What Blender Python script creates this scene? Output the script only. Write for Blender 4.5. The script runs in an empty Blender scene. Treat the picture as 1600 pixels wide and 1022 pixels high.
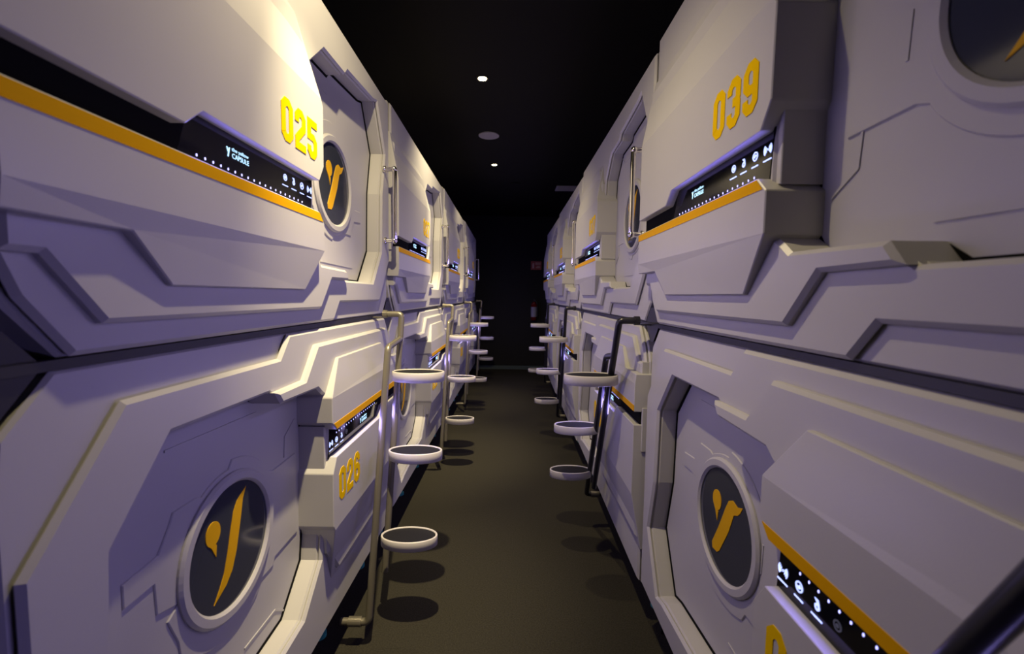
import bpy, bmesh, math, random
from mathutils import Vector, Matrix
random.seed(4)
PI = math.pi
scene = bpy.context.scene
COL = scene.collection

# ------------------------------------------------------------------ camera
U = 1.9                      # metres per unit of capsule width
HC = 0.785 * U               # camera height
AL, AR = 0.346, 0.2943        # half widths of the aisle (left / right) in U
cam_d = bpy.data.cameras.new('camera')
cam_d.sensor_width = 36.0
cam_d.lens = 36.0 * 686.6 / 1600
cam_d.clip_start = 0.02
cam_d.dof.use_dof = True
cam_d.dof.focus_distance = 2.1
cam_d.dof.aperture_fstop = 3.2
cam = bpy.data.objects.new('camera', cam_d)
COL.objects.link(cam)
cam.matrix_world = (Matrix.Translation((0, 0, HC)) @ Matrix.Rotation(math.radians(90) - math.atan(48.7 / 686.6), 4, 'X')
                    @ Matrix.Rotation(0.0141, 4, 'Z'))
scene.camera = cam

# ------------------------------------------------------------------ world, exposure
w = bpy.data.worlds.new('world')
scene.world = w
w.use_nodes = True
w.node_tree.nodes['Background'].inputs[0].default_value = (0.25, 0.2, 0.42, 1)
w.node_tree.nodes['Background'].inputs[1].default_value = 0.02
vs = scene.view_settings
vs.view_transform = 'Standard'
vs.look = 'None'
vs.exposure = 0.0
vs.gamma = 1.0
vs.use_curve_mapping = False

LAMP_X, LAMP_H = -0.1266, 0.83
LAMPS = [0.637, 1.746, 2.855]
LAMP_W = 34.0
LAMP_K = [1.0, 1.0, 0.4]
LAMP_AIM = Vector((-.08, .34, -1))
BEAM_AIM = Vector((-.17, .25, -1))
BEAM_W = 92.0
WARM = (1.0, 0.815, 0.47)
VIOLET = (0.39, 0.32, 1.0)
FILL_W = 2.0
EDGE_W = 0.6


def wx(x, z, h):
    """point from camera-frame units (right, forward, up) to world metres"""
    return Vector((x * U, z * U, HC + h * U))


# ------------------------------------------------------------------ materials
def mat(name, color, rough=0.5, metal=0.0, emit=None, estr=0.0, noise=None, bump=0.0, bscale=200.0, coat=0.0, spec=0.5):
    m = bpy.data.materials.new(name)
    m.use_nodes = True
    nt = m.node_tree
    b = nt.nodes['Principled BSDF']
    b.inputs['Base Color'].default_value = (*color, 1)
    b.inputs['Roughness'].default_value = rough
    b.inputs['Metallic'].default_value = metal
    b.inputs['Specular IOR Level'].default_value = spec
    if coat:
        b.inputs['Coat Weight'].default_value = coat
        b.inputs['Coat Roughness'].default_value = 0.08
    if emit:
        b.inputs['Emission Color'].default_value = (*emit, 1)
        b.inputs['Emission Strength'].default_value = estr
    tc = nt.nodes.new('ShaderNodeTexCoord')
    if noise:
        n = nt.nodes.new('ShaderNodeTexNoise')
        n.inputs['Scale'].default_value = noise[0]
        n.inputs['Detail'].default_value = 5
        nt.links.new(tc.outputs['Object'], n.inputs['Vector'])
        r = nt.nodes.new('ShaderNodeMixRGB')
        r.inputs[1].default_value = (*[c * noise[1] for c in color], 1)
        r.inputs[2].default_value = (*[min(1, c * noise[2]) for c in color], 1)
        nt.links.new(n.outputs['Fac'], r.inputs[0])
        nt.links.new(r.outputs[0], b.inputs['Base Color'])
    if bump:
        n2 = nt.nodes.new('ShaderNodeTexNoise')
        n2.inputs['Scale'].default_value = bscale
        n2.inputs['Detail'].default_value = 3
        nt.links.new(tc.outputs['Object'], n2.inputs['Vector'])
        bp = nt.nodes.new('ShaderNodeBump')
        bp.inputs['Strength'].default_value = bump
        bp.inputs['Distance'].default_value = 0.002
        nt.links.new(n2.outputs['Fac'], bp.inputs['Height'])
        nt.links.new(bp.outputs[0], b.inputs['Normal'])
    return m


M = dict(
    shell=mat('white_plastic', (0.445, 0.44, 0.435), 0.38, noise=(6, 0.97, 1.03), bump=0.06, bscale=350),
    door=mat('door_plastic', (0.425, 0.42, 0.43), 0.42, noise=(6, 0.97, 1.03), bump=0.06, bscale=350),
    yellow=mat('yellow_stripe', (0.66, 0.34, 0.0), 0.5, spec=0.05),
    yellow2=mat('yellow_number', (0.72, 0.46, 0.0), 0.5, spec=0.05),
    gold=mat('yellow_film', (0.66, 0.36, 0.005), 0.4, spec=0.2),
    glass=mat('window_glass', (0.035, 0.04, 0.06), 0.10, coat=0.5),
    screen=mat('screen_glass', (0.004, 0.004, 0.007), 0.08, spec=0.35),
    black=mat('black_metal', (0.012, 0.012, 0.014), 0.45),
    seal=mat('black_rubber', (0.006, 0.006, 0.006), 0.85, spec=0.05),
    chrome=mat('chrome', (0.85, 0.82, 0.78), 0.12, metal=1.0),
    railL=mat('grey_tube', (0.20, 0.185, 0.145), 0.36, metal=0.55),
    railR=mat('black_tube', (0.016, 0.016, 0.022), 0.28),
    step=mat('step_rim', (0.52, 0.50, 0.47), 0.35),
    pad=mat('step_pad', (0.010, 0.010, 0.012), 0.7, noise=(300, 0.6, 1.6), spec=0.15),
    ceil=mat('ceiling_paint', (0.007, 0.0065, 0.0045), 0.7, spec=0.1, noise=(2, 0.9, 1.1)),
    wall=mat('wall_paint', (0.003, 0.003, 0.0035), 0.8, noise=(3, 0.9, 1.1)),
    floor=mat('carpet', (0.030, 0.028, 0.021), 0.95, noise=(160, 0.35, 1.75), bump=0.9, bscale=500, spec=0.1),
    speaker=mat('speaker_grille', (0.30, 0.28, 0.29), 0.7),
    led=mat('led_dot', (0.6, 0.6, 1), 0.4, emit=(0.42, 0.42, 1.0), estr=2.4),
    icon=mat('lit_icon', (0.5, 0.6, 1), 0.4, emit=(0.42, 0.50, 1.0), estr=1.7),
    dim=mat('dim_icon', (0.06, 0.06, 0.08), 0.4, emit=(0.3, 0.3, 0.4), estr=0.10),
    cyan=mat('lit_text', (0.4, 0.8, 1), 0.4, emit=(0.50, 0.80, 1.0), estr=1.6),
    bulb=mat('lamp_lens', (1, 0.9, 0.7), 0.4, emit=(1.0, 0.83, 0.45), estr=12),
    red=mat('extinguisher_red', (0.14, 0.008, 0.008), 0.4),
    label=mat('paper_label', (0.28, 0.28, 0.36), 0.6),
    signred=mat('sign_red', (0.34, 0.07, 0.05), 0.6),
    signpale=mat('sign_mark', (0.6, 0.42, 0.36), 0.6),
    teal=mat('teal_foot', (0.05, 0.35, 0.34), 0.5),
    base=mat('skirting', (0.05, 0.075, 0.08), 0.5),
)


# ------------------------------------------------------------------ helpers
def link(name, me, m=None, parent=None, loc=None, rot=None):
    o = bpy.data.objects.new(name, me)
    COL.objects.link(o)
    if m is not None and me is not None and len(me.materials) == 0:
        me.materials.append(m)
    if parent is not None:
        o.parent = parent
    if loc is not None:
        o.location = loc
    if rot is not None:
        o.rotation_euler = rot
    return o


def bm_mesh(name, bm):
    me = bpy.data.meshes.new(name)
    bmesh.ops.recalc_face_normals(bm, faces=bm.faces[:])
    bm.to_mesh(me)
    bm.free()
    return me


def tag(o, label, cat, group=None):
    o['label'] = label
    o['category'] = cat
    if group:
        o['group'] = group
    return o


def structure(o):
    o['kind'] = 'structure'
    return o


def P(u, v, d):
    return Vector((u * U, -d * U, v * U))


def add_bevel(o, width, seg=1, ang=25):
    md = o.modifiers.new('edge', 'BEVEL')
    md.width = width
    md.segments = seg
    md.limit_method = 'ANGLE'
    md.angle_limit = math.radians(ang)
    md.harden_normals = False
    return o


def curve_mesh(name, cu):
    ob = bpy.data.objects.new('tmp', cu)
    COL.objects.link(ob)
    dg = bpy.context.evaluated_depsgraph_get()
    me = bpy.data.meshes.new_from_object(ob.evaluated_get(dg))
    me.name = name
    bpy.data.objects.remove(ob)
    return me


def area2(p):
    return sum(p[i][0] * p[(i + 1) % len(p)][1] - p[(i + 1) % len(p)][0] * p[i][1] for i in range(len(p))) / 2


def plate(name, outer, holes, df, db, bev, m, parent=None):
    """flat plate in the capsule face: outline in (u,v), front at df, back at db, 45 degree edge bev"""
    cu = bpy.data.curves.new(name, 'CURVE')
    cu.dimensions = '2D'
    cu.fill_mode = 'BOTH'
    th = (df - db) * U
    b = bev * U
    cu.extrude = max(th / 2 - b, 0.0001)
    cu.bevel_depth = b
    cu.bevel_resolution = 0
    cu.offset = -b
    for k, poly in enumerate([outer] + list(holes)):
        p = list(poly)
        if (area2(p) > 0) == (k > 0):
            p.reverse()
        sp = cu.splines.new('POLY')
        sp.points.add(len(p) - 1)
        for i, (x, y) in enumerate(p):
            sp.points[i].co = (x * U, y * U, 0, 1)
        sp.use_cyclic_u = True
    me = curve_mesh(name, cu)
    mid = (df + db) / 2 * U
    for vtx in me.vertices:
        x, y, z = vtx.co
        vtx.co = (x, -(mid + z), y)
    bm = bmesh.new()
    bm.from_mesh(me)
    bmesh.ops.remove_doubles(bm, verts=bm.verts[:], dist=0.00002)
    bmesh.ops.recalc_face_normals(bm, faces=bm.faces[:])
    for f in bm.faces:
        f.smooth = False
    bm.to_mesh(me)
    bm.free()
    me.materials.clear()
    return link(name, me, m, parent)


def facet(name, V, F, back, m, parent=None, bev=0.003):
    """V: list of (u,v,d); F: faces (front); boundary is extruded straight back"""
    bm = bmesh.new()
    top = [bm.verts.new(P(*p)) for p in V]
    bot = [bm.verts.new(P(p[0], p[1], back)) for p in V]
    cnt = {}
    for f in F:
        bm.faces.new([top[i] for i in f])
        bm.faces.new([bot[i] for i in reversed(f)])
        for i in range(len(f)):
            a, b = f[i], f[(i + 1) % len(f)]
            k = (min(a, b), max(a, b))
            cnt.setdefault(k, []).append((a, b))
    for k, l in cnt.items():
        if len(l) == 1:
            a, b = l[0]
            bm.faces.new([top[b], top[a], bot[a], bot[b]])
    for vv in [x for x in bm.verts if not x.link_faces]:
        bm.verts.remove(vv)
    o = link(name, bm_mesh(name, bm), m, parent)
    if bev:
        add_bevel(o, bev * U)
    return o


def polys(name, plist, df, th, m, parent=None):
    """thin raised shapes (prints, icons): convex or simple polygons in (u,v) with a little thickness"""
    bm = bmesh.new()
    for ip, p in enumerate(plist):
        df_ = df + (ip % 9) * .000035
        a = [bm.verts.new(P(x, y, df_)) for x, y in p]
        b = [bm.verts.new(P(x, y, df - th)) for x, y in p]
        bm.faces.new(a)
        bm.faces.new(list(reversed(b)))
        n = len(p)
        for i in range(n):
            bm.faces.new([a[(i + 1) % n], a[i], b[i], b[(i + 1) % n]])
    return link(name, bm_mesh(name, bm), m, parent)


def circ(cx, cy, r, n=48, a0=0.0, a1=2 * PI, ry=None):
    ry = ry or r
    full = abs(a1 - a0 - 2 * PI) < 1e-6
    k = n if full else n + 1
    return [(cx + r * math.cos(a0 + (a1 - a0) * i / n), cy + ry * math.sin(a0 + (a1 - a0) * i / n)) for i in range(k)]


def band(cx, cy, r0, r1, a0, a1, n=20):
    return circ(cx, cy, r1, n, a0, a1) + list(reversed(circ(cx, cy, r0, n, a0, a1)))


def quads_arc(cx, cy, r0, r1, a0, a1, n=10):
    o = circ(cx, cy, r1, n, a0, a1)
    i = circ(cx, cy, r0, n, a0, a1)
    if abs(a1 - a0 - 2 * PI) < 1e-6:
        o.append(o[0]); i.append(i[0])
    return [[o[k], o[k + 1], i[k + 1], i[k]] for k in range(n)]


def tube(name, pts, r, m, parent=None, corner=0.02, res=6):
    """round tube through points with small rounded elbows"""
    pts = [Vector(p) for p in pts]
    out = [pts[0]]
    for i in range(1, len(pts) - 1):
        a, b, c = pts[i - 1], pts[i], pts[i + 1]
        da = (a - b); dc = (c - b)
        ka = min(corner, da.length * 0.45); kc = min(corner, dc.length * 0.45)
        p0 = b + da.normalized() * ka
        p2 = b + dc.normalized() * kc
        for t in (0, 0.25, 0.5, 0.75, 1):
            out.append((1 - t) ** 2 * p0 + 2 * t * (1 - t) * b + t * t * p2)
    out.append(pts[-1])
    cu = bpy.data.curves.new(name, 'CURVE')
    cu.dimensions = '3D'
    cu.bevel_depth = r
    cu.bevel_resolution = res
    cu.use_fill_caps = True
    sp = cu.splines.new('POLY')
    sp.points.add(len(out) - 1)
    for i, p in enumerate(out):
        sp.points[i].co = (*p, 1)
    me = curve_mesh(name, cu)
    for f in me.polygons:
        f.use_smooth = True
    me.materials.clear()
    return link(name, me, m, parent)


def box(bm, lo, hi):
    r = bmesh.ops.create_cube(bm, size=1.0)
    c = [(a + b) / 2 for a, b in zip(lo, hi)]
    s = [abs(b - a) for a, b in zip(lo, hi)]
    for v in r['verts']:
        v.co = Vector((v.co.x * s[0] + c[0], v.co.y * s[1] + c[1], v.co.z * s[2] + c[2]))
    return r['verts']


def cyl(bm, c, r, h, n=32, axis='Z', r2=None):
    r2 = r if r2 is None else r2
    res = bmesh.ops.create_cone(bm, cap_ends=True, segments=n, radius1=r, radius2=r2, depth=h)
    rot = Matrix.Identity(4)
    if axis == 'Y':
        rot = Matrix.Rotation(PI / 2, 4, 'X')
    if axis == 'X':
        rot = Matrix.Rotation(PI / 2, 4, 'Y')
    for v in res['verts']:
        v.co = rot @ v.co + Vector(c)
    return res['verts']


# ------------------------------------------------------------------ lettering
T = 0.36


def stroke(pts, t, closed=False):
    n = len(pts)
    pts = [Vector(p) for p in pts]
    L, R = [], []
    for i in range(n):
        if closed:
            a, b, c = pts[i - 1], pts[i], pts[(i + 1) % n]
        else:
            a, b, c = pts[max(i - 1, 0)], pts[i], pts[min(i + 1, n - 1)]
        d0 = (b - a).normalized() if (b - a).length > 0 else (c - b).normalized()
        d1 = (c - b).normalized() if (c - b).length > 0 else d0
        n0 = Vector((-d0.y, d0.x)); n1 = Vector((-d1.y, d1.x))
        mm = (n0 + n1).normalized()
        k = t / 2 / max(0.3, mm.dot(n0))
        L.append(b + mm * k)
        R.append(b - mm * k)
    out = []
    for i in range(n if closed else n - 1):
        j = (i + 1) % n
        out.append([L[i], L[j], R[j], R[i]])
    return out


x0, x1, y0, y1 = 0.18, 0.82, 0.18, 1.72
cc = 0.2
ym = 0.95
DIG = {
    '0': [([(x0, y0 + cc), (x0 + cc, y0), (x1 - cc, y0), (x1, y0 + cc), (x1, y1 - cc), (x1 - cc, y1), (x0 + cc, y1), (x0, y1 - cc)], True)],
    '1': [([(0.5, 0), (0.5, 1.9)], False), ([(0.15, 1.5), (0.5, 1.72)], False), ([(0.1, y0), (0.9, y0)], False)],
    '2': [([(x0, 1.25), (x0, y1 - cc), (x0 + cc, y1), (x1 - cc, y1), (x1, y1 - cc), (x1, 1.1), (x0, 0.5), (x0, y0), (1.0, y0)], False)],
    '3': [([(x0, 1.3), (x0, y1 - cc), (x0 + cc, y1), (x1 - cc, y1), (x1, y1 - cc), (x1, 1.08), (x1 - 0.12, ym), (x1, 0.82), (x1, y0 + cc), (x1 - cc, y0), (x0 + cc, y0), (x0, y0 + cc), (x0, 0.6)], False),
          ([(0.42, ym), (0.75, ym)], False)],
    '4': [([(x1 - 0.05, 0), (x1 - 0.05, 1.9)], False), ([(x1 - 0.1, 1.72), (x0, 0.62), (1.0, 0.62)], False)],
    '5': [([(1.0, y1), (x0, y1), (x0, 1.05), (x1 - cc, 1.05), (x1, 1.05 - cc), (x1, y0 + cc), (x1 - cc, y0), (x0 + cc, y0), (x0, y0 + cc), (x0, 0.6)], False)],
    '6': [([(x1, 1.3), (x1, y1 - cc), (x1 - cc, y1), (x0 + cc, y1), (x0, y1 - cc), (x0, y0 + cc), (x0 + cc, y0), (x1 - cc, y0), (x1, y0 + cc), (x1, 1.03 - cc), (x1 - cc, 1.03), (x0, 1.03)], False)],
    '7': [([(0.0, y1), (x1, y1), (x1, 1.35), (0.42, 0.7), (0.42, 0)], False)],
    '8': [([(x0, y0 + cc), (x0 + cc, y0), (x1 - cc, y0), (x1, y0 + cc), (x1, y1 - cc), (x1 - cc, y1), (x0 + cc, y1), (x0, y1 - cc)], True), ([(x0, ym), (x1, ym)], False)],
    '9': [([(x0, 0.6), (x0, y0 + cc), (x0 + cc, y0), (x1 - cc, y0), (x1, y0 + cc), (x1, y1 - cc), (x1 - cc, y1), (x0 + cc, y1), (x0, y1 - cc), (x0, 0.87 + cc), (x0 + cc, 0.87), (x1, 0.87)], False)],
}


def number_polys(s, cx, cy, w, h, gap, flip):
    """octagonal stencil-like numerals centred on (cx,cy); flip turns them half round for lower capsules"""
    tot = len(s) * w + (len(s) - 1) * gap
    out = []
    for i, ch in enumerate(s):
        for pts, cl in DIG[ch]:
            for q in stroke(pts, T, cl):
                r = []
                for p in q:
                    x = -tot / 2 + i * (w + gap) + p[0] * w
                    y = -h / 2 + p[1] / 1.9 * h
                    r.append((cx - x, cy - y) if flip else (cx + x, cy + y))
                out.append(r)
    return out


def text_mesh(name, s, size):
    cu = bpy.data.curves.new(name, 'FONT')
    cu.body = s
    cu.size = size
    cu.extrude = 0.0002
    me = curve_mesh(name, cu)
    me.materials.clear()
    return me


def dist_poly(p, cx, cy, sx, sy, flip):
    return [((cx - x * sx, cy - y * sy) if flip else (cx + x * sx, cy + y * sy)) for x, y in p]


# ------------------------------------------------------------------ capsule
DF = -0.052                               # door plane
OPEN = [(.478, .134), (.498, .105), (.634, .101), (.652, .0885), (.838, .0885), (.912, .174), (.919, .33), (.950, .445),
        (.882, .556), (.848, .547), (.678, .532), (.664, .517), (.560, .513), (.488, .448), (.478, .38)]
CX, CY, CR = .690, .298, .0865
BACK = -0.62


def logo_polys(kind, flip):
    if kind == 'A':
        slab = [[(.004, .030), (.012, .044), (.024, .050), (.029, .029)], [(.024, .050), (.038, .046), (.040, .034), (.029, .029)],
                [(.038, .046), (.053, .052), (.046, .040), (.040, .034)],
                [(.004, .030), (.029, .029), (.016, -.004), (-.016, -.012)], [(-.016, -.012), (.016, -.004), (-.010, -.050), (-.036, -.048)],
                [(-.036, -.048), (-.010, -.050), (-.018, -.057), (-.034, -.058)]]
        dx, dy = -.026, .028
    else:
        lft = [(.035, .070), (.012, .057), (.004, .045), (-.004, .020), (-.011, -.006), (-.020, -.032), (-.030, -.047), (-.042, -.062)]
        rgt = [(.035, .070), (.026, .054), (.022, .036), (.015, .010), (.008, -.014), (-.002, -.036), (-.016, -.050), (-.042, -.062)]
        slab = [[lft[0], lft[1], rgt[1]]] + [[lft[q], lft[q + 1], rgt[q + 1], rgt[q]] for q in range(1, 6)] + [[lft[6], lft[7], rgt[6]]]
        dx, dy = -.039, .036
    drop = [(dx + .0145 * math.cos(a), dy + .0165 * math.sin(a)) for a in [i * PI / 12 for i in range(-5, 17)]]
    tail = [drop[-1], (dx - .004, dy - .018), (dx + .004, dy - .034), (dx + .006, dy - .018), drop[0]]
    out = []
    for p in slab + [drop, tail]:
        out.append([((CX - x, CY - y) if flip else (CX + x, CY + y)) for x, y in p])
    return out


def pd(u):
    return .0145


def build_capsule(flip, logo, num, c=(.690, .298)):
    global CX, CY
    CX, CY = c
    root = bpy.data.objects.new('sleeping_capsule', None)
    COL.objects.link(root)
    sh = M['shell']
    # frame: outer plate with the door opening, plus stepped overlays and the body behind
    outA = [(.060, .0048), (.946, .0048), (.987, .049), (.992, .10), (.992, .600), (.5, .606), (.006, .614), (.006, .085), (.020, .050)]
    fr = plate('frame', outA, [OPEN], -.020, DF - .004, .003, sh, root)
    outB = [(.063, .0062), (.590, .0062), (.620, .0415), (.893, .0415), (.986, .156), (.986, .594), (.5, .600), (.010, .608), (.010, .088), (.024, .054)]
    plate('frame_step', outB, [OPEN], -.011, -.021, .0045, sh, root)
    outC = [(.008, .087), (.035, .087), (.083, .032), (.509, .032), (.558, .0875), (.650, .0885), (.634, .1085), (.512, .1115), (.498, .122), (.478, .134),
            (.478, .44), (.43, .50), (.008, .50)]
    plate('frame_step', outC, [], -.001, DF - .003, .0045, sh, root)
    # body shell behind the face
    bm = bmesh.new()
    box(bm, P(.016, .010, DF - .004), P(.972, .590, BACK))
    link('body', bm_mesh('body', bm), sh, root)
    # lower panel (carries the yellow stripe)
    lp = [(-.004, .199, pd(-.004)), (.470, .199, pd(.470)), (.489, .182, pd(.489)), (.489, .134, pd(.489)), (-.004, .134, pd(-.004)),
          (-.004, .113, .012), (.100, .113, .010), (.150, .066, .005), (.434, .066, .005)]
    facet('lower_panel', lp, [[0, 1, 2, 3, 4], [4, 6, 5], [4, 3, 6], [6, 3, 8, 7]], DF - .002, sh, root, .0012)
    # upper panel (carries the number)
    up = [(u_, v_, pd(u_)) for u_, v_ in ((-.004, .229), (.163, .229), (.190, .2515), (.472, .2515), (.490, .279), (.491, .381), (.484, .391), (-.004, .391))] + [
          (.448, .512, -.011), (.350, .524, -.0112), (-.004, .524, -.011)]
    facet('upper_panel', up, [[0, 1, 2, 7], [2, 3, 4, 5, 6, 7], [7, 6, 8, 9, 10]], DF - .002, sh, root, .0012)
    # control band between the two
    core = [(-.008, .190), (.4845, .190), (.4845, .290), (-.008, .290)]
    plate('control_band', core, [], -.004, DF - .002, .001, sh, root)
    plate('slot', [(.0, .1935), (.468, .1935), (.468, .2565), (.0, .2565)], [], -.0001, -.0045, .0004, M['seal'], root)
    scr_p = [(.165, .196), (.470, .196), (.475, .256), (.187, .256)]
    scr = plate('screen', scr_p, [], .0, -.0045, .0008, M['screen'], root)
    # stripe
    bm = bmesh.new()
    q = [(-.0037, .1975), (.4690, .1975), (.4825, .1845), (.4825, .1840), (-.0037, .1840)]
    a = [bm.verts.new(P(x, y, pd(x) + .0006)) for x, y in q]
    b = [bm.verts.new(P(x, y, pd(x) - .0004)) for x, y in q]
    bm.faces.new(a); bm.faces.new(list(reversed(b)))
    for i in range(5):
        bm.faces.new([a[(i + 1) % 5], a[i], b[i], b[(i + 1) % 5]])
    link('stripe', bm_mesh('stripe', bm), M['yellow'], root)
    # lit things on the screen
    vd = .2150 if flip else .2085
    for i in range(19):
        polys('status_light', [circ(.197 + i * .01335, vd, .00095, 10, 0.0, 2 * PI, .0015)], .0006, .0005, M['led'], scr)
    vi, vb = (.2290, .2412) if flip else (.2340, .2220)
    ic = []
    ux = .4640
    for k, r in enumerate((.0030, .0050, .0070)):
        for s in (0, PI):
            ic += quads_arc(ux, vi, r, r + .0011, s - .75, s + .75, 6)
    ic.append(circ(ux, vi, .0013, 8))
    ux = .4375
    ic += quads_arc(ux, vi, .0042, .0056, 0, 2 * PI, 16)
    ic += quads_arc(ux, vi, .0012, .0024, 0.3, 4.6, 8)
    ic += [[(ux - .0035, vi - .0008), (ux + .0035, vi - .0001), (ux + .0035, vi + .0009), (ux - .0035, vi + .0002)]]
    ux = .4110
    sg = -1 if flip else 1
    ic += quads_arc(ux, vi - sg * .0018, .0016, .0036, 0, 2 * PI, 12)
    ic += [[(ux - sg * .004, vi + sg * .0055), (ux + sg * .001, vi + sg * .0055), (ux + sg * .003, vi + sg * .001), (ux + sg * .001, vi + sg * .001)]]
    caps = [(.4640, .0085), (.4375, .0070), (.4110, .0075)]
    if not flip:
        ic += quads_arc(.3850, vi, .0036, .0050, 0, 2 * PI, 16)
        ic += quads_arc(.3850, vi, .0, .0022, 0, 2 * PI, 10)
        caps.append((.3850, .0085))
    for cx_, hw in caps:
        x = cx_ - hw
        while x < cx_ + hw - .001:
            wd = random.choice((.0013, .0018, .0024))
            ic.append([(x, vb - .0007), (x + wd, vb - .0007), (x + wd, vb + .0007), (x, vb + .0007)])
            x += wd + .0004
    for lo_, hi_ in ((.453, .48), (.4275, .453), (.400, .4275), (.37, .400)):
        sel = [q for q in ic if lo_ <= sum(p[0] for p in q) / len(q) < hi_]
        if sel:
            polys('lit_icon', sel, .0006, .0005, M['icon'], scr)
    if flip:
        polys('unlit_icon', quads_arc(.3850, vi, .0036, .0050, 0, 2 * PI, 16) + quads_arc(.3850, vi, .0, .0020, 0, 2 * PI, 10), .0006, .0005, M['dim'], scr)
    # maker's mark and words
    wr = bmesh.new()
    for s, size, du, dv in (('the yellow', .0062 * U, .258, .2325), ('CAPSULE', .0085 * U, .258, .2240)):
        tm = text_mesh('t', s, size)
        wd = max(v.co.x for v in tm.vertices) - min(v.co.x for v in tm.vertices)
        sc = .034 * U / wd
        for v in tm.vertices:
            v.co.x *= sc
            x, y = du * U + v.co.x, dv * U + v.co.y
            if flip:
                x, y = (.275 * 2 * U - x), (.2300 * 2 * U - y)
            v.co = (x, -.0006 * U - v.co.z, y)
        wr.from_mesh(tm)
    base = [[(-.0035, .0055), (-.0012, .006), (.0005, .001), (-.0010, .0)], [(.0008, .0055), (.0035, .0062), (.0005, -.0055), (-.0018, -.0055)]]
    cxm = .2510
    for p in base:
        pts = [(cxm + x, .2290 + y) for x, y in p]
        if flip:
            pts = [(.55 - x, .460 - y) for x, y in pts]
        f1 = [wr.verts.new(P(x, y, .0006)) for x, y in pts]
        wr.faces.new(f1)
    link('lettering', bm_mesh('lettering', wr), M['cyan'], scr)
    # door
    dp = [(.440, .09), (.500, .070), (.860, .066), (.950, .150), (.966, .46), (.895, .58), (.64, .555), (.44, .50)]
    door = plate('door', dp, [], DF, DF - .012, .001, M['door'], root)
    seal = [(x, y) for x, y in OPEN]
    # black rubber line round the opening
    cxo, cyo = .70, .31
    inner = [(cxo + (x - cxo) * .975, cyo + (y - cyo) * .975) for x, y in OPEN]
    plate('seal', [(cxo + (x - cxo) * 1.004, cyo + (y - cyo) * 1.004) for x, y in OPEN], [inner], DF + .0012, DF - .001, .0003, M['seal'], door)
    # raised collar: arcs above and below, wings left and right
    rad = math.radians

    def arcp(r, a0, a1, k=14):
        return [(CX + r * math.cos(rad(a0 + (a1 - a0) * i / k)), CY + r * math.sin(rad(a0 + (a1 - a0) * i / k))) for i in range(k + 1)]

    sh_ = lambda pp: [(x + CX - .690, y + CY - .298) for x, y in pp]
    collar = sh_([(.500, .234), (.577, .236), (.590, .231)]) + arcp(.121, 218, 266) + arcp(.109, 270, 300, 8)
    collar += sh_([(.753, .200), (.792, .200), (.798, .212), (.816, .238), (.862, .242), (.862, .269), (.823, .268), (.821, .306),
                   (.790, .315), (.807, .325), (.792, .362)])
    collar += arcp(.130, 40, 118, 20) + sh_([(.620, .398), (.583, .398), (.578, .386), (.500, .384)])
    plate('collar', collar, [circ(CX, CY, CR + .001, 64)], DF + .0020, DF - .001, .0012, M['door'], door)
    plate('ring', circ(CX, CY, CR + .0165, 72), [circ(CX, CY, CR, 72)], DF + .0085, DF - .001, .0035, M['door'], door)
    # pressed lines on the door
    for p in ([(.50, .178), (.535, .200), (.538, .236)], [(.62, .134), (.80, .131)], [(.585, .278), (.587, .320)],
              [(.553, .507), (.58, .487), (.665, .485)]):
        polys('pressed_line', stroke([(x, y - .007) for x, y in p], .0030), DF + (.0030 if p[0] == (.585, .278) else .0014), .002, M['door'], door)
    gl = plate('window', circ(CX, CY, CR + .002, 72), [], DF + .0035, DF - .001, .0005, M['glass'], door)
    polys('logo', logo_polys(logo, flip), DF + .0042, .0006, M['gold'], gl)
    # number
    if flip:
        polys('number', number_polys(num, .406, .313, .0340, .064, .006, True), pd(.41) + .0006, .0014, M['yellow2'], root)
    else:
        polys('number', number_polys(num, .406, .311, .0340, .062, .006, False), pd(.41) + .0006, .0014, M['yellow2'], root)
    # grab handle beside the door of the upper capsules
    if not flip:
        hu = .940
        hx = lambda v, d: P(hu, v, d)
        h = tube('handle', [hx(.208, -.012), hx(.208, .018), hx(.402, .018), hx(.402, -.012)], .0115, M['chrome'], root, corner=.012)
        for v_ in (.208, .402):
            bm = bmesh.new()
            bmesh.ops.create_uvsphere(bm, u_segments=16, v_segments=10, radius=.0165, matrix=Matrix.Translation(hx(v_, .016)))
            cyl(bm, hx(v_, -.009), .018, .012, 20, 'Y')
            for f in bm.faces:
                f.smooth = True
            link('mount', bm_mesh('mount', bm), M['chrome'], h)
    else:
        for uu in (.08, .34, .62, .90):
            bm = bmesh.new()
            cyl(bm, P(uu, .635, -.085), .016, .15, 16)
            cyl(bm, P(uu, .7185, -.085), .030, .018, 16)
            link('foot', bm_mesh('foot', bm), M['teal'], root)
    return root


def children(o):
    return [c for c in bpy.data.objects if c.parent is o]


def copy_tree(o, parent=None):
    c = o.copy()
    COL.objects.link(c)
    c.parent = parent
    for ch in children(o):
        copy_tree(ch, c)
    return c


PITCH = 1.00
GL0, GR0 = 0.2927, 0.9873
SEAM = -0.0604
NL = {(0, 'U'): '025', (0, 'L'): '026', (1, 'U'): '027', (1, 'L'): '028', (2, 'U'): '029', (2, 'L'): '030', (3, 'U'): '031', (3, 'L'): '032'}
NR = {(0, 'U'): '039', (0, 'L'): '040', (1, 'U'): '037', (1, 'L'): '038', (2, 'U'): '035', (2, 'L'): '036', (3, 'U'): '033', (3, 'L'): '034'}
ORD = ['nearest', 'second', 'third', 'farthest']
LOGO = {('L', 'U'): 'A', ('L', 'L'): 'B', ('R', 'U'): 'B', ('R', 'L'): 'A'}


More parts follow.
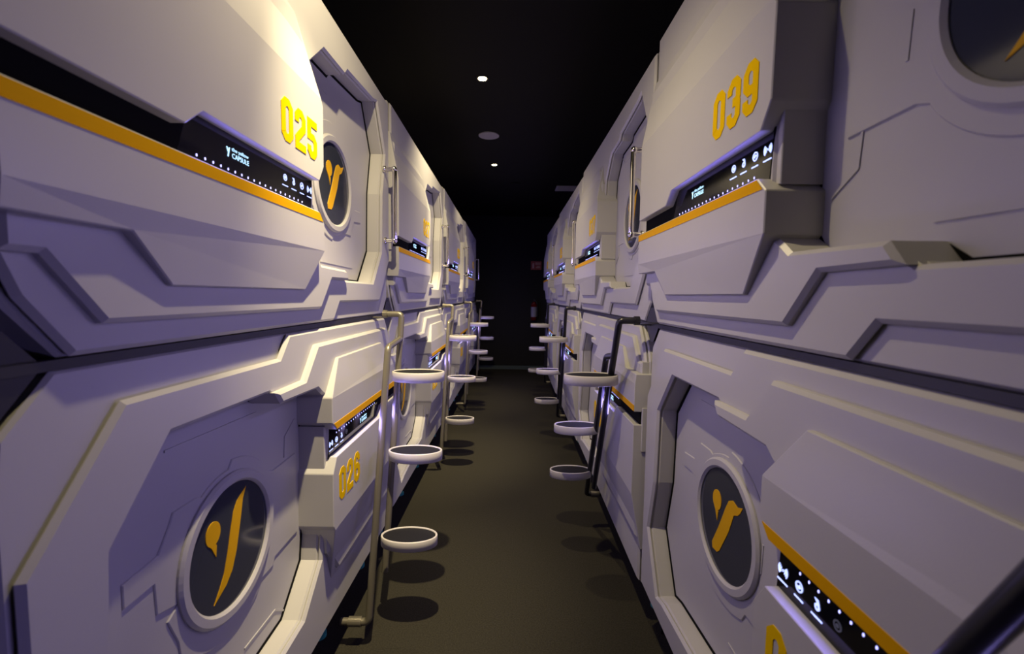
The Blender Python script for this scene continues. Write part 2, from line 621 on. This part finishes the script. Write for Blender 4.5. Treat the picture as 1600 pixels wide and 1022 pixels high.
def place_capsule(o, side, row, k):
    a = AL if side == 'L' else AR
    z = GL0 + PITCH * k if side == 'L' else GR0 + PITCH * k
    if side == 'L':
        m = Matrix.Rotation(PI / 2, 4, 'Z')
        if row == 'L':
            z += 1.0
    else:
        m = Matrix.Rotation(-PI / 2, 4, 'Z')
        if row == 'L':
            z -= 1.0
    if row == 'L':
        m = m @ Matrix.Rotation(PI, 4, 'Y')
    x = -a if side == 'L' else a
    o.matrix_world = Matrix.Translation(wx(x, z, SEAM)) @ m


for side in 'LR':
    for row in 'UL':
        proto = None
        nums = NL if side == 'L' else NR
        flip = row == 'L'
        for k in range(4):
            num = nums[(k, row)]
            if proto is None:
                proto = build_capsule(flip, LOGO[(side, row)], num, (.709, .291) if (side, row) == ('R', 'U') else (.690, .298))
                o = proto
            else:
                o = copy_tree(proto)
                nb = [c for c in children(o) if c.name.startswith('number')][0]
                c_ = (.406, .313, .0340, .064, .006, True) if flip else (.406, .311, .0340, .062, .006, False)
                tmp = polys('number', number_polys(num, *c_), pd(.41) + .0006, .0014, M['yellow2'])
                nb.data = tmp.data
                bpy.data.objects.remove(tmp)
            place_capsule(o, side, row, k)
            sn = 'left' if side == 'L' else 'right'
            rn = 'upper' if row == 'U' else 'lower'
            tail = 'nearest the camera' if k == 0 else ('farthest from the camera' if k == 3 else ORD[k] + ' from the camera')
            if k == 0:
                lb = 'white %s sleeping capsule numbered %s, nearest of the %s row' % (rn, num, sn) if num != '040' else 'white lower sleeping capsule nearest on the right, a black ladder tube across its corner'
            elif num in ('027', '037'):
                lb = 'white upper sleeping capsule numbered %s, second along the %s row' % (num, sn)
            else:
                lb = 'white %s sleeping capsule in the %s row, %s' % (rn, sn, tail)
            tag(o, lb,
                'sleeping capsule', '%s capsules of the %s row' % (rn, sn))

# violet fill lights added before the screens, extending their glow across the aisle
for side in 'LR':
    for row, vv in (('U', .23), ('L', -.24)):
        for k in range(4):
            ld = bpy.data.lights.new('screen_fill', 'AREA')
            ld.shape = 'RECTANGLE'
            ld.size = .42 * U
            ld.size_y = .03 * U
            ld.energy = FILL_W
            ld.color = VIOLET
            ld.spread = PI
            ld.specular_factor = 0.0
            lo = bpy.data.objects.new('screen_fill', ld)
            COL.objects.link(lo)
            if side == 'L':
                z = GL0 + PITCH * k + (.30 if row == 'U' else .70)
                lo.location = wx(-AL + .030, z, SEAM + vv)
                lo.rotation_euler = (PI / 2, 0, -PI / 2)
            else:
                z = GR0 + PITCH * k - (.30 if row == 'U' else .70)
                lo.location = wx(AR - .030, z, SEAM + vv)
                lo.rotation_euler = (PI / 2, 0, PI / 2)

for side in 'LR':
    for row, vv in (('U', .226), ('L', -.226)):
        for k in range(4):
            ld = bpy.data.lights.new('screen_edge_glow', 'AREA')
            ld.shape = 'RECTANGLE'
            ld.size = .27 * U
            ld.size_y = .02 * U
            ld.energy = EDGE_W
            ld.color = (0.26, 0.20, 1.0)
            ld.specular_factor = 0.0
            lo = bpy.data.objects.new('screen_edge_glow', ld)
            COL.objects.link(lo)
            if side == 'L':
                z = GL0 + PITCH * k + (.335 if row == 'U' else .665)
                lo.location = wx(-AL + .0025, z, SEAM + vv)
                lo.rotation_euler = (PI / 2, 0, -PI / 2)
            else:
                z = GR0 + PITCH * k - (.335 if row == 'U' else .665)
                lo.location = wx(AR - .0025, z, SEAM + vv)
                lo.rotation_euler = (PI / 2, 0, PI / 2)

# ------------------------------------------------------------------ black rack that carries the capsules
for side in 'LR':
    a = AL if side == 'L' else AR
    sg = -1 if side == 'L' else 1
    ws = (GL0 if side == 'L' else GR0 - 1.0)
    root = bpy.data.objects.new('support_rack', None)
    COL.objects.link(root)
    root.location = wx(sg * (a + .05), ws, -.785)
    def rel(v):
        return v - root.location
    bm = bmesh.new()
    box(bm, rel(wx(sg * (a + .018), ws - .05, SEAM - .0042)), rel(wx(sg * (a + .60), ws + 4.0, SEAM + .0042)))
    link('beam', bm_mesh('beam', bm), M['black'], root)
    for k in range(5):
        zc = ws + PITCH * k - .006
        bm = bmesh.new()
        box(bm, rel(wx(sg * (a + .065), zc - .006, -.785)), rel(wx(sg * (a + .60), zc + .012, SEAM + .60)))
        link('post', bm_mesh('post', bm), M['black'], root)
        bm = bmesh.new()
        zg = ws + PITCH * k
        dia = [(-.044, -.0036), (-.010, -.040), (.016, -.040), (.050, -.0036), (.050, .0036), (.016, .040), (-.010, .040), (-.044, .0036)]
        fa = [bm.verts.new(rel(wx(sg * (a + .022), zg + q[0] * .92, SEAM + q[1] * .95))) for q in dia]
        fb = [bm.verts.new(rel(wx(sg * (a + .064), zg + q[0] * .12 + .002, SEAM + q[1] * .5))) for q in dia]
        bm.faces.new(fa); bm.faces.new(list(reversed(fb)))
        for q in range(8):
            bm.faces.new([fa[(q + 1) % 8], fa[q], fb[q], fb[(q + 1) % 8]])
        link('joint_box', bm_mesh('joint_box', bm), M['black'], root)
    tag(root, 'black %s rack of posts and a beam between the upper and lower capsules' % ('left' if side == 'L' else 'right'), 'rack')


# ------------------------------------------------------------------ ladders
def build_ladder(side, near=False):
    """origin: floor under the tall rail top; +x into the aisle, +y the way the short rail stands"""
    root = bpy.data.objects.new('ladder', None)
    COL.objects.link(root)
    rm = M['railL'] if side == 'L' else M['railR']
    sg = -1 if side == 'L' else 1
    if side == 'L':
        tall = ((-.289, 1.150, -.052), (-.308, 1.048, -.690))
        short = ((-.293, 1.035, -.126), (-.310, .930, -.729))
        steps = [(1.093, -.1915), (1.060, -.3815), (.993, -.561)]
        tip, inn, wall = .168, .300, .338
    else:
        tall = ((.242, .990, -.052), (.266, 1.350, -.600))
        short = ((.240, 1.105, -.150), (.266, 1.480, -.682))
        steps = [(1.075, -.1905), (1.290, -.380), (1.400, -.562)]
        tip, inn, wall = .130, .264, .287
        if near:
            tall = ((.242, .030, -.052), (.266, .330, -.600))
            short = ((.240, .176, -.095), (.266, .470, -.682))
            steps = [(.110, -.1905), (.242, -.380), (.390, -.562)]
    org = wx(tall[0][0], tall[0][1], -.785)
    root.location = org
    W = lambda p: wx(*p) - org
    r = .0150
    # tall rail with hook over the beam
    top = Vector(tall[0]); bot = Vector(tall[1])
    tp = tuple(top)
    tall_o = tube('rail', [W((sg * wall, top[1], top[2])), W(tp), W(tuple(bot))], r, rm, root, corner=.02)
    bm = bmesh.new()
    cyl(bm, W((sg * (wall - .006), top[1], top[2])), .0195, .022, 20, 'X')
    box(bm, W((sg * wall, top[1] - .012, SEAM - .0014)), W((sg * (wall + .0235), top[1] + .012, SEAM + .0014)))
    link('hook', bm_mesh('hook', bm), rm, root)
    # short rail, bent at the top to meet the tall one
    st, sb = Vector(short[0]), Vector(short[1])
    t = (st[2] + .010 - top[2]) / (bot[2] - top[2])
    join = top.lerp(bot, t)
    fwd = (sb - st)
    low_wall = (sg * (abs(sb[0]) + (.062 if side == 'L' else .050)), sb[1], sb[2])
    tube('rail', [W((join[0], join[1], join[2])), W(tuple(st)), W(tuple(sb)), W(low_wall)], r, rm, root, corner=.022)
    bm = bmesh.new()
    cyl(bm, W((sg * (abs(sb[0]) + .030), sb[1], sb[2])), .020, .055, 20, 'X')
    so = link('foot_sleeve', bm_mesh('foot_sleeve', bm), rm if side == 'L' else M['railL'], root)
    # steps: white oval rims with a dark pad let in
    for (z, h) in steps:
        cx = sg * (tip + inn) / 2
        rx = (inn - tip) / 2 * U
        ry = .037 * U
        hh = .0250 * U
        c = W((cx, z, h))
        n = 56
        bm = bmesh.new()
        rings = []
        def ring(kx, zz):
            return [bm.verts.new((c.x + (rx - kx) * math.cos(2 * PI * i / n), c.y + (ry - kx) * math.sin(2 * PI * i / n), c.z + zz)) for i in range(n)]
        prof = [(.006, -hh), (.0, -hh + .004), (.0, -.003), (.0015, -.0005), (.0065, 0), (.008, -.002), (.008, -.006)]
        rs = [ring(k, zz) for k, zz in prof]
        for a_, b_ in zip(rs, rs[1:]):
            for i in range(n):
                f = bm.faces.new([a_[i], a_[(i + 1) % n], b_[(i + 1) % n], b_[i]])
                f.smooth = True
        bm.faces.new(list(reversed(rs[0])))
        bm.faces.new(rs[-1])
        s = link('step', bm_mesh('step', bm), M['step'], root)
        bm = bmesh.new()
        a1 = [bm.verts.new((c.x + (rx - .009) * math.cos(2 * PI * i / n), c.y + (ry - .009) * math.sin(2 * PI * i / n), c.z - .004)) for i in range(n)]
        a0 = [bm.verts.new((v.co.x, v.co.y, c.z - .0065)) for v in a1]
        bm.faces.new(a1); bm.faces.new(list(reversed(a0)))
        for i in range(n):
            bm.faces.new([a1[(i + 1) % n], a1[i], a0[i], a0[(i + 1) % n]])
        link('pad', bm_mesh('pad', bm), M['pad'], s)
    return root


lad = build_ladder('L')
names = ['nearest', 'second', 'third', 'farthest']
base_loc = lad.location.copy()
for k in range(4):
    o = lad if k == 0 else copy_tree(lad)
    o.location = base_loc + Vector((0, .990 * k * U, 0))
    tag(o, ('grey tube ladder with oval steps on the left, between the two nearest capsules' if k == 0 else
            'grey tube ladder with oval steps on the left, %s from the camera' % names[k]), 'ladder', 'grey ladders of the left row')
lad = build_ladder('R')
base_loc = lad.location.copy()
rl = ['black tube ladder with white oval steps, in full view on the right',
      'black tube ladder on the right, standing behind the fully visible one',
      'black tube ladder on the right, farthest from the camera']
for k in range(3):
    o = lad if k == 0 else copy_tree(lad)
    o.location = base_loc + Vector((0, .990 * k * U, 0))
    tag(o, rl[k], 'ladder', 'black ladders of the right row')
o = build_ladder('R', True)
tag(o, 'black ladder tube at the lower right corner, crossing capsule 040', 'ladder', 'black ladders of the right row')

# ------------------------------------------------------------------ room
ZW = 4.67
ZB = -2.2
XW = 1.02


def slab(name, lo, hi, m):
    bm = bmesh.new()
    box(bm, lo, hi)
    return structure(link(name, bm_mesh(name, bm), m))


f0 = wx(-XW, ZB, -.785); f1 = wx(XW, ZW, -.785)
ct = wx(0, 0, LAMP_H).z
slab('floor', (f0.x, f0.y, -.10), (f1.x, f1.y, 0), M['floor'])
slab('ceiling', (f0.x, f0.y, ct), (f1.x, f1.y, ct + .1), M['ceil'])
slab('wall_left', (f0.x - .1, f0.y, 0), (f0.x, f1.y, ct), M['wall'])
slab('wall_right', (f1.x, f0.y, 0), (f1.x + .1, f1.y, ct), M['wall'])
slab('wall_far', (f0.x, f1.y, 0), (f1.x, f1.y + .1, ct), M['wall'])
slab('wall_back', (f0.x, f0.y - .1, 0), (f1.x, f0.y, ct), M['wall'])
slab('baseboard_far', (f0.x + .05, f1.y - .015, 0), (f1.x - .05, f1.y, .075), M['base'])

# ceiling lamps
lab = ['ceiling spotlight above the nearest capsules', 'larger bright ceiling spotlight, nearer of the two in view', 'smaller bright ceiling spotlight, beyond the round grille']
for i, z in enumerate(LAMPS):
    root = bpy.data.objects.new('ceiling_spotlight', None)
    COL.objects.link(root)
    p = wx(LAMP_X, z, LAMP_H)
    root.location = p
    bm = bmesh.new()
    n = 40
    prof = [(.046, .0), (.046, -.003), (.043, -.006), (.038, -.007), (.034, -.003), (.031, 0.0)]
    rs = [[bm.verts.new((r_ * math.cos(2 * PI * k / n), r_ * math.sin(2 * PI * k / n), zz)) for k in range(n)] for r_, zz in prof]
    for a_, b_ in zip(rs, rs[1:]):
        for k in range(n):
            f = bm.faces.new([a_[k], a_[(k + 1) % n], b_[(k + 1) % n], b_[k]])
            f.smooth = True
    link('trim_ring', bm_mesh('trim_ring', bm), M['black'], root)
    bm = bmesh.new()
    cyl(bm, (0, 0, -.0032), .031, .006, 32)
    link('lens', bm_mesh('lens', bm), M['bulb'], root)
    tag(root, lab[i], 'ceiling light', 'round ceiling spotlights')
    for nm, pw, aim, ang in (('spill', LAMP_W, LAMP_AIM, 128), ('beam', BEAM_W, BEAM_AIM, 47)):
        ld = bpy.data.lights.new('spot_' + nm, 'SPOT')
        ld.energy = pw * 4 * LAMP_K[i]
        ld.color = WARM
        ld.spot_size = math.radians(ang)
        ld.spot_blend = 1.0
        ld.shadow_soft_size = .022
        lo = bpy.data.objects.new('spot_' + nm, ld)
        COL.objects.link(lo)
        lo.location = p + Vector((0, 0, -.03))
        lo.rotation_euler = aim.to_track_quat('-Z', 'Y').to_euler()

# round speaker grille and far vent on the ceiling
def disc(name, x, z, r, m, label, cat):
    bm = bmesh.new()
    cyl(bm, (0, 0, -.004), r, .008, 48)
    for k in range(3):
        cyl(bm, (0, 0, -.0085 - .0004 * k), r * (.88 - .2 * k), .0012, 48)
    o = link(name, bm_mesh(name, bm), m, None, wx(x, z, LAMP_H))
    add_bevel(o, .002, 2)
    return tag(o, label, cat)


disc('ceiling_speaker', -.134, 2.345, .101, M['speaker'], 'round grey speaker grille set in the dark ceiling between the two spotlights', 'speaker')
disc('smoke_detector', .009, 3.327, .078, M['ceil'], 'dim round fitting on the ceiling beyond the smaller spotlight', 'smoke detector')
bm = bmesh.new()
box(bm, (-.16, -.14, -.012), (.16, .14, 0))
for k in range(7):
    box(bm, (-.14, -.12 + k * .036, -.018), (.14, -.104 + k * .036, -.010))
o = link('air_vent', bm_mesh('air_vent', bm), M['speaker'], None, wx(.406, 3.44, LAMP_H))
tag(o, 'dark rectangular air vent on the ceiling above the right row', 'vent')

# fire extinguisher and its sign on the far wall
ex = bpy.data.objects.new('fire_extinguisher', None)
COL.objects.link(ex)
ex.location = wx(.228, ZW - .045, -.255)
bm = bmesh.new()
cyl(bm, (0, 0, .16), .060, .32, 28)
cyl(bm, (0, 0, .345), .060, .05, 28, r2=.022)
for f in bm.faces:
    f.smooth = len(f.verts) == 4
link('cylinder', bm_mesh('cylinder', bm), M['red'], ex)
bm = bmesh.new()
cyl(bm, (0, 0, .17), .0615, .20, 28)
link('paper_label', bm_mesh('paper_label', bm), M['label'], ex)
bm = bmesh.new()
cyl(bm, (0, 0, .385), .016, .05, 14)
box(bm, (-.012, -.09, .405), (.012, .02, .418))
box(bm, (-.012, -.08, .385), (.012, .0, .394))
link('valve_handle', bm_mesh('valve_handle', bm), M['black'], ex)
tube('hose', [(.0, .0, .395), (.05, -.01, .38), (.075, -.02, .25), (.07, -.02, .08)], .008, M['black'], ex)
bm = bmesh.new()
box(bm, (-.05, .055, .12), (.05, .0845, .30))
link('bracket', bm_mesh('bracket', bm), M['black'], ex)
tag(ex, 'red fire extinguisher with a pale label hung on the far wall', 'fire extinguisher')

sg_ = bpy.data.objects.new('fire_sign', None)
COL.objects.link(sg_)
sg_.location = wx(.246, ZW, .322)
bm = bmesh.new()
box(bm, (-.105, -.006, -.085), (.105, 0, .085))
link('board', bm_mesh('board', bm), M['signred'], sg_)
bm = bmesh.new()
box(bm, (-.075, -.0075, -.055), (-.045, -.0058, .025))
box(bm, (-.070, -.0075, .03), (-.040, -.0058, .045))
for k in range(5):
    hgt = (.02, .045, .03, .05, .035)[k]
    box(bm, (.0 + k * .016, -.0075, -.05), (.009 + k * .016, -.0058, -.05 + hgt))
box(bm, (-.02, -.0075, .02), (.085, -.0058, .03))
box(bm, (-.02, -.0075, .045), (.085, -.0058, .055))
link('symbol', bm_mesh('symbol', bm), M['signpale'], sg_)
tag(sg_, 'small red fire extinguisher sign on the far wall above the extinguisher', 'sign')
